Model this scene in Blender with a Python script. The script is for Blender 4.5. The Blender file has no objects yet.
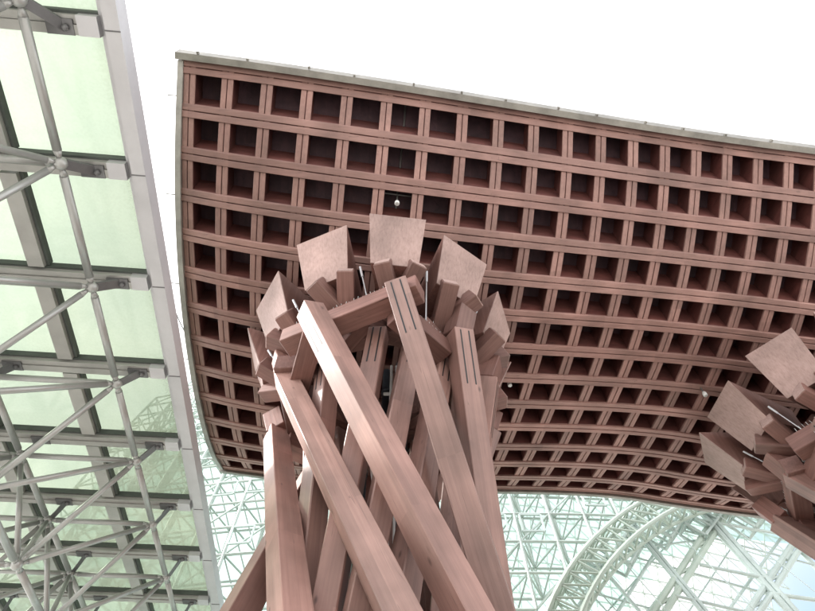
ROOF=[[[-4.207,2.151,14.428],[-4.247,2.896,13.997],[-4.286,3.64,13.606],[-4.324,4.386,13.271],[-4.361,5.134,13.0],[-4.397,5.886,12.794],[-4.431,6.642,12.648],[-4.464,7.402,12.557],[-4.496,8.165,12.516],[-4.527,8.928,12.523],[-4.557,9.69,12.583],[-4.588,10.447,12.707],[-4.618,11.195,12.92],[-4.65,11.93,13.256]],[[-3.453,2.237,14.375],[-3.5,2.967,13.866],[-3.548,3.697,13.415],[-3.596,4.429,13.035],[-3.644,5.164,12.734],[-3.691,5.904,12.51],[-3.738,6.649,12.358],[-3.783,7.398,12.27],[-3.828,8.15,12.241],[-3.872,8.904,12.266],[-3.915,9.656,12.348],[-3.957,10.404,12.497],[-4.0,11.144,12.735],[-4.042,11.872,13.096]],[[-2.68,2.34,14.37],[-2.734,3.057,13.796],[-2.791,3.775,13.293],[-2.848,4.495,12.875],[-2.906,5.22,12.548],[-2.965,5.949,12.308],[-3.022,6.684,12.149],[-3.079,7.423,12.062],[-3.136,8.166,12.039],[-3.191,8.911,12.076],[-3.246,9.655,12.173],[-3.299,10.396,12.338],[-3.352,11.128,12.592],[-3.405,11.849,12.967]],[[-1.895,2.457,14.4],[-1.956,3.164,13.773],[-2.02,3.871,13.228],[-2.087,4.581,12.78],[-2.154,5.296,12.43],[-2.223,6.016,12.176],[-2.291,6.742,12.011],[-2.359,7.473,11.923],[-2.426,8.208,11.905],[-2.492,8.945,11.948],[-2.557,9.682,12.054],[-2.621,10.415,12.228],[-2.683,11.142,12.49],[-2.745,11.856,12.869]],[[-1.103,2.584,14.455],[-1.171,3.281,13.787],[-1.243,3.98,13.21],[-1.317,4.682,12.737],[-1.394,5.389,12.37],[-1.471,6.101,12.106],[-1.549,6.819,11.934],[-1.627,7.543,11.845],[-1.704,8.271,11.828],[-1.78,9.001,11.876],[-1.855,9.732,11.985],[-1.927,10.459,12.163],[-1.998,11.179,12.426],[-2.068,11.888,12.803]],[[-0.31,2.717,14.526],[-0.384,3.408,13.828],[-0.462,4.099,13.228],[-0.545,4.794,12.737],[-0.629,5.494,12.358],[-0.716,6.2,12.086],[-0.803,6.912,11.91],[-0.89,7.629,11.82],[-0.976,8.351,11.803],[-1.061,9.076,11.851],[-1.144,9.8,11.961],[-1.225,10.522,12.138],[-1.303,11.237,12.398],[-1.379,11.94,12.767]],[[0.48,2.855,14.604],[0.401,3.539,13.887],[0.316,4.225,13.272],[0.227,4.914,12.771],[0.134,5.609,12.384],[0.04,6.309,12.107],[-0.056,7.016,11.929],[-0.151,7.728,11.837],[-0.246,8.445,11.82],[-0.339,9.164,11.867],[-0.429,9.884,11.976],[-0.517,10.6,12.149],[-0.602,11.31,12.402],[-0.683,12.008,12.76]],[[1.265,2.994,14.683],[1.181,3.674,13.957],[1.09,4.355,13.336],[0.994,5.04,12.829],[0.894,5.73,12.44],[0.792,6.426,12.161],[0.689,7.128,11.981],[0.586,7.836,11.889],[0.484,8.548,11.871],[0.383,9.263,11.917],[0.286,9.978,12.022],[0.192,10.69,12.19],[0.102,11.395,12.433],[0.016,12.088,12.779]],[[2.042,3.132,14.758],[1.953,3.809,14.032],[1.856,4.487,13.41],[1.754,5.168,12.905],[1.648,5.855,12.516],[1.539,6.548,12.238],[1.428,7.246,12.06],[1.318,7.95,11.968],[1.209,8.658,11.949],[1.103,9.369,11.992],[0.999,10.08,12.093],[0.9,10.788,12.254],[0.805,11.488,12.487],[0.716,12.177,12.818]],[[2.81,3.267,14.824],[2.716,3.942,14.105],[2.614,4.618,13.49],[2.506,5.298,12.99],[2.393,5.982,12.606],[2.278,6.672,12.331],[2.161,7.367,12.155],[2.044,8.068,12.064],[1.929,8.773,12.044],[1.817,9.481,12.085],[1.708,10.187,12.181],[1.604,10.891,12.335],[1.506,11.587,12.557],[1.414,12.27,12.875]],[[3.567,3.398,14.878],[3.469,4.073,14.174],[3.362,4.748,13.571],[3.249,5.426,13.08],[3.13,6.109,12.703],[3.009,6.797,12.433],[2.886,7.49,12.26],[2.763,8.188,12.17],[2.643,8.89,12.15],[2.525,9.594,12.188],[2.412,10.297,12.279],[2.304,10.997,12.425],[2.204,11.688,12.638],[2.11,12.367,12.941]],[[4.314,3.524,14.92],[4.212,4.199,14.235],[4.101,4.874,13.647],[3.982,5.552,13.168],[3.858,6.234,12.8],[3.731,6.92,12.536],[3.603,7.612,12.367],[3.475,8.308,12.278],[3.35,9.007,12.257],[3.228,9.708,12.292],[3.111,10.408,12.378],[3.0,11.103,12.517],[2.898,11.79,12.72],[2.804,12.464,13.012]],[[5.052,3.645,14.951],[4.946,4.321,14.288],[4.83,4.997,13.717],[4.707,5.675,13.251],[4.578,6.357,12.892],[4.446,7.042,12.634],[4.313,7.733,12.468],[4.18,8.427,12.38],[4.05,9.124,12.357],[3.925,9.821,12.389],[3.805,10.517,12.47],[3.692,11.208,12.603],[3.588,11.89,12.797],[3.495,12.558,13.079]],[[5.783,3.76,14.971],[5.673,4.438,14.332],[5.553,5.116,13.779],[5.425,5.794,13.325],[5.291,6.476,12.974],[5.155,7.161,12.722],[5.017,7.851,12.557],[4.88,8.543,12.468],[4.746,9.238,12.443],[4.618,9.932,12.471],[4.495,10.624,12.547],[4.381,11.311,12.672],[4.277,11.987,12.86],[4.185,12.65,13.135]],[[6.509,3.869,14.985],[6.395,4.55,14.368],[6.271,5.23,13.832],[6.139,5.91,13.389],[6.001,6.592,13.044],[5.86,7.277,12.793],[5.718,7.966,12.628],[5.577,8.657,12.536],[5.44,9.349,12.506],[5.309,10.04,12.529],[5.185,10.728,12.598],[5.07,11.41,12.718],[4.967,12.081,12.9],[4.876,12.737,13.169]],[[7.233,3.973,14.996],[7.116,4.658,14.4],[6.988,5.34,13.876],[6.852,6.022,13.44],[6.71,6.705,13.098],[6.565,7.39,12.845],[6.419,8.078,12.675],[6.275,8.767,12.577],[6.135,9.456,12.539],[6.002,10.144,12.554],[5.877,10.828,12.616],[5.762,11.505,12.729],[5.66,12.169,12.906],[5.571,12.818,13.173]],[[7.96,4.074,15.013],[7.84,4.762,14.431],[7.708,5.447,13.915],[7.568,6.131,13.48],[7.422,6.815,13.133],[7.273,7.501,12.873],[7.124,8.187,12.693],[6.977,8.875,12.584],[6.835,9.561,12.535],[6.7,10.245,12.538],[6.574,10.924,12.59],[6.46,11.595,12.696],[6.36,12.253,12.869],[6.275,12.894,13.136]],[[8.695,4.171,15.043],[8.572,4.864,14.468],[8.437,5.552,13.95],[8.292,6.238,13.508],[8.143,6.924,13.149],[7.99,7.609,12.875],[7.838,8.295,12.678],[7.688,8.98,12.551],[7.544,9.664,12.484],[7.408,10.344,12.472],[7.283,11.017,12.512],[7.17,11.681,12.609],[7.072,12.332,12.778],[6.991,12.964,13.046]],[[9.426,4.269,15.058],[9.3,4.965,14.488],[9.162,5.655,13.97],[9.015,6.343,13.523],[8.862,7.03,13.155],[8.707,7.715,12.869],[8.553,8.4,12.66],[8.401,9.084,12.519],[8.256,9.765,12.44],[8.119,10.442,12.417],[7.993,11.111,12.447],[7.881,11.77,12.537],[7.785,12.415,12.703],[7.707,13.041,12.972]],[[10.153,4.366,15.06],[10.025,5.064,14.494],[9.885,5.757,13.975],[9.736,6.446,13.524],[9.582,7.133,13.15],[9.425,7.818,12.857],[9.268,8.503,12.639],[9.115,9.185,12.49],[8.969,9.865,12.402],[8.832,10.54,12.371],[8.706,11.206,12.395],[8.594,11.862,12.481],[8.5,12.503,12.645],[8.424,13.125,12.914]],[[10.875,4.464,15.048],[10.746,5.163,14.483],[10.605,5.857,13.964],[10.455,6.546,13.511],[10.3,7.233,13.135],[10.142,7.919,12.838],[9.985,8.603,12.615],[9.831,9.285,12.462],[9.684,9.964,12.37],[9.547,10.637,12.335],[9.421,11.303,12.356],[9.31,11.957,12.44],[9.216,12.596,12.602],[9.141,13.216,12.872]],[[11.592,4.562,15.022],[11.463,5.261,14.457],[11.323,5.954,13.938],[11.173,6.644,13.485],[11.017,7.331,13.109],[10.859,8.017,12.812],[10.702,8.701,12.589],[10.549,9.383,12.436],[10.402,10.062,12.344],[10.264,10.735,12.309],[10.139,11.401,12.33],[10.027,12.055,12.414],[9.933,12.694,12.577],[9.858,13.313,12.846]],[[12.31,4.66,14.996],[12.181,5.359,14.431],[12.04,6.052,13.912],[11.89,6.742,13.459],[11.735,7.429,13.083],[11.577,8.115,12.786],[11.42,8.799,12.563],[11.266,9.481,12.41],[11.119,10.16,12.318],[10.982,10.833,12.283],[10.856,11.499,12.304],[10.745,12.153,12.388],[10.651,12.792,12.551],[10.576,13.411,12.82]],[[13.027,4.758,14.97],[12.898,5.457,14.405],[12.758,6.15,13.886],[12.608,6.84,13.433],[12.452,7.527,13.057],[12.294,8.212,12.76],[12.137,8.897,12.538],[11.984,9.579,12.384],[11.837,10.257,12.292],[11.699,10.931,12.257],[11.574,11.597,12.278],[11.462,12.251,12.362],[11.368,12.89,12.525],[11.293,13.509,12.794]],[[13.745,4.855,14.944],[13.616,5.555,14.379],[13.475,6.248,13.86],[13.325,6.937,13.407],[13.17,7.625,13.031],[13.012,8.31,12.734],[12.855,8.994,12.512],[12.701,9.677,12.358],[12.554,10.355,12.266],[12.417,11.029,12.231],[12.291,11.694,12.252],[12.18,12.349,12.336],[12.086,12.988,12.499],[12.011,13.607,12.768]]]
import bpy, bmesh, math, random
from mathutils import Vector as V, Matrix
random.seed(7)
R = math.radians
scene = bpy.context.scene
COL = scene.collection

# ------------------------------------------------------------------ helpers
def tag(o, label=None, cat=None, group=None, kind=None):
    if label: o['label'] = label
    if cat: o['category'] = cat
    if group: o['group'] = group
    if kind: o['kind'] = kind
    return o

def empty(name, loc, label, cat, group=None):
    o = bpy.data.objects.new(name, None)
    o.empty_display_size = 0.3
    o.location = loc
    COL.objects.link(o)
    return tag(o, label, cat, group)

def mat_of(parent):
    return Matrix.Translation(parent.location) @ parent.rotation_euler.to_matrix().to_4x4() if parent else Matrix.Identity(4)

class MB:
    """collects faces and links them as one mesh object"""
    def __init__(s): s.v = []; s.f = []; s.m = []
    def quad_strip(s, rings, closed=True, caps=True, mi=0):
        b = len(s.v); n = len(rings[0])
        for r in rings: s.v += [tuple(p) for p in r]
        for k in range(len(rings) - 1):
            for a in range(n if closed else n - 1):
                c = (a + 1) % n
                s.f.append((b + k*n + a, b + k*n + c, b + (k+1)*n + c, b + (k+1)*n + a)); s.m.append(mi)
        if caps and closed:
            s.f.append(tuple(b + a for a in reversed(range(n)))); s.m.append(mi)
            e = b + (len(rings)-1)*n
            s.f.append(tuple(e + a for a in range(n))); s.m.append(mi)
    def box(s, c, x, y, z, mi=0):
        c, x, y, z = V(c), V(x), V(y), V(z)
        r0 = [c - x - y - z, c + x - y - z, c + x + y - z, c - x + y - z]
        r1 = [p + 2*z for p in r0]
        s.quad_strip([r0, r1], mi=mi)
    def tube(s, a, b, r, n=8, mi=0, r2=None):
        a, b = V(a), V(b); d = b - a
        if d.length < 1e-6: return
        d.normalize()
        x = d.orthogonal().normalized(); y = d.cross(x)
        r2 = r if r2 is None else r2
        s.quad_strip([[p + (x*math.cos(t) + y*math.sin(t))*q for t in [2*math.pi*k/n for k in range(n)]] for p, q in ((a, r), (b, r2))], mi=mi)
    def pipe(s, pts, r, n=8, mi=0):
        pts = [V(p) for p in pts]; rings = []
        x = None
        for i, p in enumerate(pts):
            d = (pts[min(i+1, len(pts)-1)] - pts[max(i-1, 0)]).normalized()
            x = d.orthogonal().normalized() if x is None else (x - d*x.dot(d)).normalized()
            y = d.cross(x)
            rings.append([p + (x*math.cos(t) + y*math.sin(t))*r for t in [2*math.pi*k/n for k in range(n)]])
        s.quad_strip(rings, mi=mi)
    def ball(s, c, r, seg=10, rings=6, mi=0):
        c = V(c); R_ = []
        for i in range(rings + 1):
            t = math.pi*(0.02 + 0.96*i/rings)
            R_.append([c + V((math.sin(t)*math.cos(2*math.pi*k/seg), math.sin(t)*math.sin(2*math.pi*k/seg), -math.cos(t)))*r for k in range(seg)])
        s.quad_strip(R_, mi=mi)
    def build(s, name, mats, parent=None, M=None, smooth=False):
        """vertices are world coordinates unless M (their local to world matrix) is given"""
        me = bpy.data.meshes.new(name)
        P = mat_of(parent)
        if M is None:
            Pi = P.inverted(); me.from_pydata([tuple(Pi @ V(v)) for v in s.v], [], s.f); basis = Matrix.Identity(4)
        else:
            me.from_pydata(s.v, [], s.f); basis = P.inverted() @ M
        if not isinstance(mats, (list, tuple)): mats = [mats]
        for m in mats: me.materials.append(m)
        me.polygons.foreach_set('material_index', s.m)
        if smooth: me.polygons.foreach_set('use_smooth', [True]*len(s.f))
        me.update()
        bm = bmesh.new(); bm.from_mesh(me); bmesh.ops.recalc_face_normals(bm, faces=bm.faces); bm.to_mesh(me); bm.free()
        o = bpy.data.objects.new(name, me); COL.objects.link(o)
        if parent: o.parent = parent
        o.matrix_basis = basis
        return o

def rect_section(w, h, c=0.012):
    a, b = w/2, h/2
    return [(-a+c, -b), (a-c, -b), (a, -b+c), (a, b-c), (a-c, b), (-a+c, b), (-a, b-c), (-a, -b+c)]

def frame_along(p0, p1, ref):
    """matrix with Z along p0 to p1, X the part of ref square to it"""
    z = (p1 - p0).normalized()
    x = (ref - z*ref.dot(z)).normalized(); y = z.cross(x)
    M = Matrix((x, y, z)).transposed().to_4x4(); M.translation = p0
    return M, (p1 - p0).length

def timber(name, p0, p1, w, h, ref, mat, parent, c=0.012):
    """w lies along the ref direction"""
    p0, p1, ref = V(p0), V(p1), V(ref)
    M, L = frame_along(p0, p1, ref)
    b = MB(); S = rect_section(w, h, c)
    k = min(0.012/ max(w, h), 0.05)
    rings = [[(x*(1-k*2), y*(1-k*2), 0) for x, y in S], [(x, y, 0.012) for x, y in S], [(x, y, L-0.012) for x, y in S], [(x*(1-k*2), y*(1-k*2), L) for x, y in S]]
    b.quad_strip(rings)
    return b.build(name, mat, parent, M)

# ------------------------------------------------------------------ materials
def nodes_of(name):
    m = bpy.data.materials.new(name); m.use_nodes = True
    nt = m.node_tree; bs = nt.nodes['Principled BSDF']
    return m, nt, bs
def N(nt, t, **kw):
    n = nt.nodes.new(t)
    for k, v in kw.items(): setattr(n, k, v)
    return n
def ramp(nt, fac, stops):
    r = N(nt, 'ShaderNodeValToRGB')
    while len(r.color_ramp.elements) < len(stops): r.color_ramp.elements.new(0.5)
    for e, (p, c) in zip(r.color_ramp.elements, stops): e.position = p; e.color = (*c, 1)
    nt.links.new(fac, r.inputs[0]); return r.outputs[0]
def mixc(nt, fac, a, b, mode='MIX'):
    n = N(nt, 'ShaderNodeMix', data_type='RGBA', blend_type=mode)
    for sock, v in ((n.inputs[0], fac), (n.inputs[6], a), (n.inputs[7], b)):
        if isinstance(v, (int, float)): sock.default_value = v
        elif isinstance(v, tuple): sock.default_value = (*v, 1)
        else: nt.links.new(v, sock)
    return n.outputs[2]

def wood(name, cols, scale, rough=0.55, knots=True, vary=0.35, checks=True, board=None, kscale=None):
    """scale: noise frequency per axis, low along the grain"""
    m, nt, bs = nodes_of(name); L = nt.links.new
    tc = N(nt, 'ShaderNodeTexCoord'); oi = N(nt, 'ShaderNodeObjectInfo')
    off = N(nt, 'ShaderNodeVectorMath', operation='SCALE'); off.inputs[0].default_value = (37, 19, 53); L(oi.outputs['Random'], off.inputs[3])
    add = N(nt, 'ShaderNodeVectorMath', operation='ADD'); L(tc.outputs['Object'], add.inputs[0]); L(off.outputs[0], add.inputs[1])
    mp = N(nt, 'ShaderNodeMapping'); mp.inputs['Scale'].default_value = scale; L(add.outputs[0], mp.inputs[0])
    n1 = N(nt, 'ShaderNodeTexNoise'); n1.inputs['Scale'].default_value = 1; n1.inputs['Detail'].default_value = 6; n1.inputs['Roughness'].default_value = 0.62; n1.inputs['Distortion'].default_value = 0.15
    L(mp.outputs[0], n1.inputs['Vector'])
    n2 = N(nt, 'ShaderNodeTexNoise'); n2.inputs['Scale'].default_value = 1.1; n2.inputs['Detail'].default_value = 4
    L(add.outputs[0], n2.inputs['Vector'])
    c = ramp(nt, n1.outputs[0], [(0.28, cols[0]), (0.5, cols[1]), (0.72, cols[2])])
    w = ramp(nt, n2.outputs[0], [(0.3, (0.72, 0.7, 0.68)), (0.7, (1.2, 1.16, 1.14))])
    c = mixc(nt, 1.0, c, w, 'MULTIPLY')
    # every timber its own tone
    tr = N(nt, 'ShaderNodeMapRange'); tr.inputs[3].default_value = 1 - vary; tr.inputs[4].default_value = 1 + vary
    L(oi.outputs['Random'], tr.inputs[0])
    cmb = N(nt, 'ShaderNodeCombineColor'); [L(tr.outputs[0], cmb.inputs[k]) for k in range(3)]
    c = mixc(nt, 1.0, c, cmb.outputs[0], 'MULTIPLY')
    # some timbers are weathered greyer
    gr = N(nt, 'ShaderNodeMath', operation='MULTIPLY'); gr.inputs[1].default_value = 7.31; L(oi.outputs['Random'], gr.inputs[0])
    gf = N(nt, 'ShaderNodeMath', operation='FRACT'); L(gr.outputs[0], gf.inputs[0])
    gs = N(nt, 'ShaderNodeMath', operation='MULTIPLY'); gs.inputs[1].default_value = 0.3 if knots else 0.12; L(gf.outputs[0], gs.inputs[0])
    lum = sum(cols[1])/3; c = mixc(nt, gs.outputs[0], c, mixc(nt, 1.0, c, (0.80, 1.10, 1.16), 'MULTIPLY'))
    if board:                                                    # glued boards, each its own tone
        sv = N(nt, 'ShaderNodeVectorMath', operation='MULTIPLY'); sv.inputs[1].default_value = tuple(1/q for q in board); L(add.outputs[0], sv.inputs[0])
        fl = N(nt, 'ShaderNodeVectorMath', operation='FLOOR'); L(sv.outputs[0], fl.inputs[0])
        wn = N(nt, 'ShaderNodeTexWhiteNoise', noise_dimensions='3D'); L(fl.outputs[0], wn.inputs['Vector'])
        t = ramp(nt, wn.outputs['Value'], [(0.0, (0.84, 0.83, 0.83)), (1.0, (1.13, 1.12, 1.12))])
        c = mixc(nt, 1.0, c, t, 'MULTIPLY')
    if knots:
        mk = N(nt, 'ShaderNodeMapping'); mk.inputs['Scale'].default_value = kscale or tuple(max(s*0.28, 0.5) for s in scale); L(add.outputs[0], mk.inputs[0])
        vo = N(nt, 'ShaderNodeTexVoronoi'); vo.inputs['Scale'].default_value = 1.0; L(mk.outputs[0], vo.inputs['Vector'])
        k = ramp(nt, vo.outputs['Distance'], [(0.03, (0.9, 0.9, 0.9)), (0.10, (0, 0, 0))])
        c = mixc(nt, k, c, tuple(x*0.4 for x in cols[0]))
    if checks:                                                   # drying cracks along the grain
        mc = N(nt, 'ShaderNodeMapping'); mc.inputs['Scale'].default_value = tuple(s*(0.5 if s > 3 else 0.3) for s in scale); L(add.outputs[0], mc.inputs[0])
        nc = N(nt, 'ShaderNodeTexNoise'); nc.inputs['Scale'].default_value = 1; nc.inputs['Detail'].default_value = 1; L(mc.outputs[0], nc.inputs['Vector'])
        k = ramp(nt, nc.outputs[0], [(0.400, (0, 0, 0)), (0.405, (0.75, 0.75, 0.75)), (0.410, (0, 0, 0))])
        c = mixc(nt, k, c, tuple(x*0.55 for x in cols[0]))
    L(c, bs.inputs['Base Color'])
    rr = N(nt, 'ShaderNodeMapRange'); rr.inputs[3].default_value = rough - 0.12; rr.inputs[4].default_value = rough + 0.15
    L(n1.outputs[0], rr.inputs[0]); L(rr.outputs[0], bs.inputs['Roughness'])
    bp = N(nt, 'ShaderNodeBump'); bp.inputs['Strength'].default_value = 0.35; bp.inputs['Distance'].default_value = 0.01
    L(n1.outputs[0], bp.inputs['Height']); L(bp.outputs[0], bs.inputs['Normal'])
    return m

def metal(name, col, rough=0.45, metallic=0.0, grime=0.25, nscale=3.0, streak=None):
    m, nt, bs = nodes_of(name); L = nt.links.new
    tc = N(nt, 'ShaderNodeTexCoord')
    mp = N(nt, 'ShaderNodeMapping'); mp.inputs['Scale'].default_value = streak or (1, 1, 1); L(tc.outputs['Object'], mp.inputs[0])
    n1 = N(nt, 'ShaderNodeTexNoise'); n1.inputs['Scale'].default_value = nscale; n1.inputs['Detail'].default_value = 6; n1.inputs['Roughness'].default_value = 0.65
    L(mp.outputs[0], n1.inputs['Vector'])
    c = ramp(nt, n1.outputs[0], [(0.3, tuple(x*(1 - grime) for x in col)), (0.65, col)])
    L(c, bs.inputs['Base Color']); bs.inputs['Metallic'].default_value = metallic
    rr = N(nt, 'ShaderNodeMapRange'); rr.inputs[3].default_value = rough + 0.15; rr.inputs[4].default_value = rough - 0.1
    L(n1.outputs[0], rr.inputs[0]); L(rr.outputs[0], bs.inputs['Roughness'])
    return m

WOODC = [(0.150, 0.058, 0.040), (0.245, 0.102, 0.072), (0.330, 0.160, 0.118)]
M_beam = wood('twisted_beam_wood', [(0.245, 0.138, 0.118), (0.285, 0.166, 0.142), (0.325, 0.195, 0.168)], (22, 22, 0.9), rough=0.5, vary=0.16, board=(0.12, 0.12, 2.7), kscale=(3.3, 3.3, 1.5))
M_row = wood('lattice_wood_across', [(0.25, 0.143, 0.123), (0.295, 0.171, 0.149), (0.34, 0.202, 0.178)], (0.7, 16, 16), rough=0.6, knots=False, vary=0.12, board=(1.9, 0.6, 50))
M_col = wood('lattice_wood_along', [(0.25, 0.143, 0.123), (0.295, 0.171, 0.149), (0.34, 0.202, 0.178)], (16, 0.7, 16), rough=0.6, knots=False, vary=0.12, board=(0.5, 1.7, 50))
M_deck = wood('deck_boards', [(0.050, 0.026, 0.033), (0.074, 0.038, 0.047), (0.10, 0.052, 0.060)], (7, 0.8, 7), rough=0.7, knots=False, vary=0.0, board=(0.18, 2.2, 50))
M_block = wood('block_wood', [(0.145, 0.070, 0.058), (0.195, 0.097, 0.081), (0.245, 0.130, 0.111)], (20, 20, 0.8), rough=0.55, vary=0.18)
M_end = wood('end_grain', [(0.28, 0.190, 0.172), (0.36, 0.252, 0.230), (0.41, 0.295, 0.272)], (30, 9, 20), rough=0.75, knots=False, vary=0.06, checks=False)
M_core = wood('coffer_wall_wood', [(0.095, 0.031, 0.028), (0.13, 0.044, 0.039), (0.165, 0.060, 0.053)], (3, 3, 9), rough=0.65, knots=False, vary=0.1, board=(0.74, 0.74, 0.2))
M_slot = metal('slot_plate_steel', (0.012, 0.012, 0.014), 0.5, 0.0)
M_flash = metal('roof_flashing', (0.30, 0.285, 0.255), 0.45, 0.3, 0.4, 2.0)
M_alu = metal('canopy_aluminium', (0.52, 0.52, 0.54), 0.42, 0.25, 0.15, 1.3)
M_frame = metal('canopy_frame_steel', (0.42, 0.42, 0.40), 0.45, 0.2, 0.25, 1.5)
M_gasket = metal('glazing_gasket', (0.085, 0.10, 0.09), 0.6)
M_tube = metal('tube_steel', (0.40, 0.405, 0.395), 0.3, 0.35, 0.2, 2.0)
M_brk = metal('bracket_steel', (0.17, 0.17, 0.175), 0.45, 0.4, 0.3)
M_dome = metal('dome_paint', (0.46, 0.53, 0.49), 0.5, 0.0, 0.2, 1.0)
M_rim = metal('rim_paint', (0.44, 0.52, 0.45), 0.5, 0.0, 0.2, 1.0)
M_screen = metal('screen_paint', (0.50, 0.58, 0.55), 0.45, 0.1, 0.2, 1.0)
M_gantry = metal('gantry_paint', (0.50, 0.58, 0.55), 0.5, 0.1, 0.2, 1.0)
M_dark = metal('dark_pipe', (0.03, 0.034, 0.04), 0.4, 0.2, 0.3)
M_white = metal('white_steel', (0.72, 0.72, 0.70), 0.4, 0.1, 0.15)
M_wire = metal('cable_steel', (0.22, 0.21, 0.20), 0.4, 0.6)

def schlick(nt, k):
    lw = N(nt, 'ShaderNodeLayerWeight'); lw.inputs[0].default_value = 0.5
    p = N(nt, 'ShaderNodeMath', operation='POWER'); p.inputs[1].default_value = 5.0; nt.links.new(lw.outputs['Facing'], p.inputs[0])
    m = N(nt, 'ShaderNodeMath', operation='MULTIPLY_ADD'); m.inputs[1].default_value = k; m.inputs[2].default_value = 0.03; nt.links.new(p.outputs[0], m.inputs[0])
    return m.outputs[0]
def glass_panel_mat():
    m, nt, bs = nodes_of('milky_glass'); L = nt.links.new
    tc = N(nt, 'ShaderNodeTexCoord'); oi = N(nt, 'ShaderNodeObjectInfo')
    n1 = N(nt, 'ShaderNodeTexNoise'); n1.inputs['Scale'].default_value = 0.9; n1.inputs['Detail'].default_value = 5
    n3 = N(nt, 'ShaderNodeTexNoise'); n3.inputs['Scale'].default_value = 26; n3.inputs['Detail'].default_value = 3
    L(tc.outputs['Object'], n1.inputs['Vector']); L(tc.outputs['Object'], n3.inputs['Vector'])
    c = ramp(nt, n1.outputs[0], [(0.3, (0.47, 0.52, 0.44)), (0.7, (0.59, 0.615, 0.515))])
    d = ramp(nt, n3.outputs[0], [(0.35, (0.93, 0.93, 0.92)), (0.6, (1, 1, 1))])
    c = mixc(nt, 1.0, c, d, 'MULTIPLY')
    pv = N(nt, 'ShaderNodeMapRange'); pv.inputs[3].default_value = 0.86; pv.inputs[4].default_value = 1.08; L(oi.outputs['Random'], pv.inputs[0])
    pc = N(nt, 'ShaderNodeCombineColor'); [L(pv.outputs[0], pc.inputs[k]) for k in range(3)]
    c = mixc(nt, 1.0, c, pc.outputs[0], 'MULTIPLY')
    sx = N(nt, 'ShaderNodeSeparateXYZ'); L(tc.outputs['Generated'], sx.inputs[0]); dd = []
    for k in (0, 1):
        a_ = N(nt, 'ShaderNodeMath', operation='PINGPONG'); a_.inputs[1].default_value = 0.5; L(sx.outputs[k], a_.inputs[0]); dd.append(a_)
    mn = N(nt, 'ShaderNodeMath', operation='MINIMUM'); L(dd[0].outputs[0], mn.inputs[0]); L(dd[1].outputs[0], mn.inputs[1])
    ad = N(nt, 'ShaderNodeMath', operation='MULTIPLY_ADD'); ad.inputs[1].default_value = 0.10; L(n3.outputs[0], ad.inputs[0]); L(mn.outputs[0], ad.inputs[2])
    c = mixc(nt, 1.0, c, ramp(nt, ad.outputs[0], [(0.06, (0.74, 0.73, 0.66)), (0.17, (1, 1, 1))]), 'MULTIPLY')
    tr = N(nt, 'ShaderNodeBsdfTranslucent'); L(c, tr.inputs[0])
    tp = N(nt, 'ShaderNodeBsdfTransparent'); tp.inputs[0].default_value = (0.48, 0.525, 0.47, 1)
    gl = N(nt, 'ShaderNodeBsdfGlossy'); gl.inputs['Roughness'].default_value = 0.06
    df = N(nt, 'ShaderNodeBsdfDiffuse'); L(c, df.inputs[0])
    fr = schlick(nt, 0.85)
    a = N(nt, 'ShaderNodeMixShader'); a.inputs[0].default_value = 0.25; L(tr.outputs[0], a.inputs[1]); L(df.outputs[0], a.inputs[2])
    b = N(nt, 'ShaderNodeMixShader'); b.inputs[0].default_value = 0.68; L(a.outputs[0], b.inputs[1]); L(tp.outputs[0], b.inputs[2])
    e = N(nt, 'ShaderNodeMixShader'); L(fr, e.inputs[0]); L(b.outputs[0], e.inputs[1]); L(gl.outputs[0], e.inputs[2])
    L(e.outputs[0], nt.nodes['Material Output'].inputs[0])
    return m
M_glass = glass_panel_mat()

def skin_mat():
    m, nt, bs = nodes_of('dome_glass'); L = nt.links.new
    tp = N(nt, 'ShaderNodeBsdfTransparent'); tp.inputs[0].default_value = (0.50, 0.66, 0.61, 1)
    tr = N(nt, 'ShaderNodeBsdfTranslucent'); tr.inputs[0].default_value = (0.60, 0.72, 0.67, 1)
    gl = N(nt, 'ShaderNodeBsdfGlossy'); gl.inputs['Roughness'].default_value = 0.08
    a = N(nt, 'ShaderNodeMixShader'); a.inputs[0].default_value = 0.25; L(tp.outputs[0], a.inputs[1]); L(tr.outputs[0], a.inputs[2])
    fr = schlick(nt, 0.35)
    e = N(nt, 'ShaderNodeMixShader'); L(fr, e.inputs[0]); L(a.outputs[0], e.inputs[1]); L(gl.outputs[0], e.inputs[2])
    L(e.outputs[0], nt.nodes['Material Output'].inputs[0])
    return m
M_skin = skin_mat()

def paving_mat():
    m, nt, bs = nodes_of('plaza_paving'); L = nt.links.new
    tc = N(nt, 'ShaderNodeTexCoord')
    br = N(nt, 'ShaderNodeTexBrick'); br.inputs['Scale'].default_value = 1.0
    br.inputs['Color1'].default_value = (0.40, 0.385, 0.36, 1); br.inputs['Color2'].default_value = (0.48, 0.46, 0.435, 1); br.inputs['Mortar'].default_value = (0.22, 0.21, 0.2, 1)
    br.inputs['Mortar Size'].default_value = 0.008; br.inputs['Brick Width'].default_value = 0.6; br.inputs['Row Height'].default_value = 0.3
    L(tc.outputs['Object'], br.inputs['Vector'])
    n1 = N(nt, 'ShaderNodeTexNoise'); n1.inputs['Scale'].default_value = 0.6; n1.inputs['Detail'].default_value = 6; L(tc.outputs['Object'], n1.inputs['Vector'])
    w = ramp(nt, n1.outputs[0], [(0.3, (0.8, 0.8, 0.79)), (0.7, (1.05, 1.05, 1.05))])
    L(mixc(nt, 1.0, br.outputs[0], w, 'MULTIPLY'), bs.inputs['Base Color']); bs.inputs['Roughness'].default_value = 0.75
    return m

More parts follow.
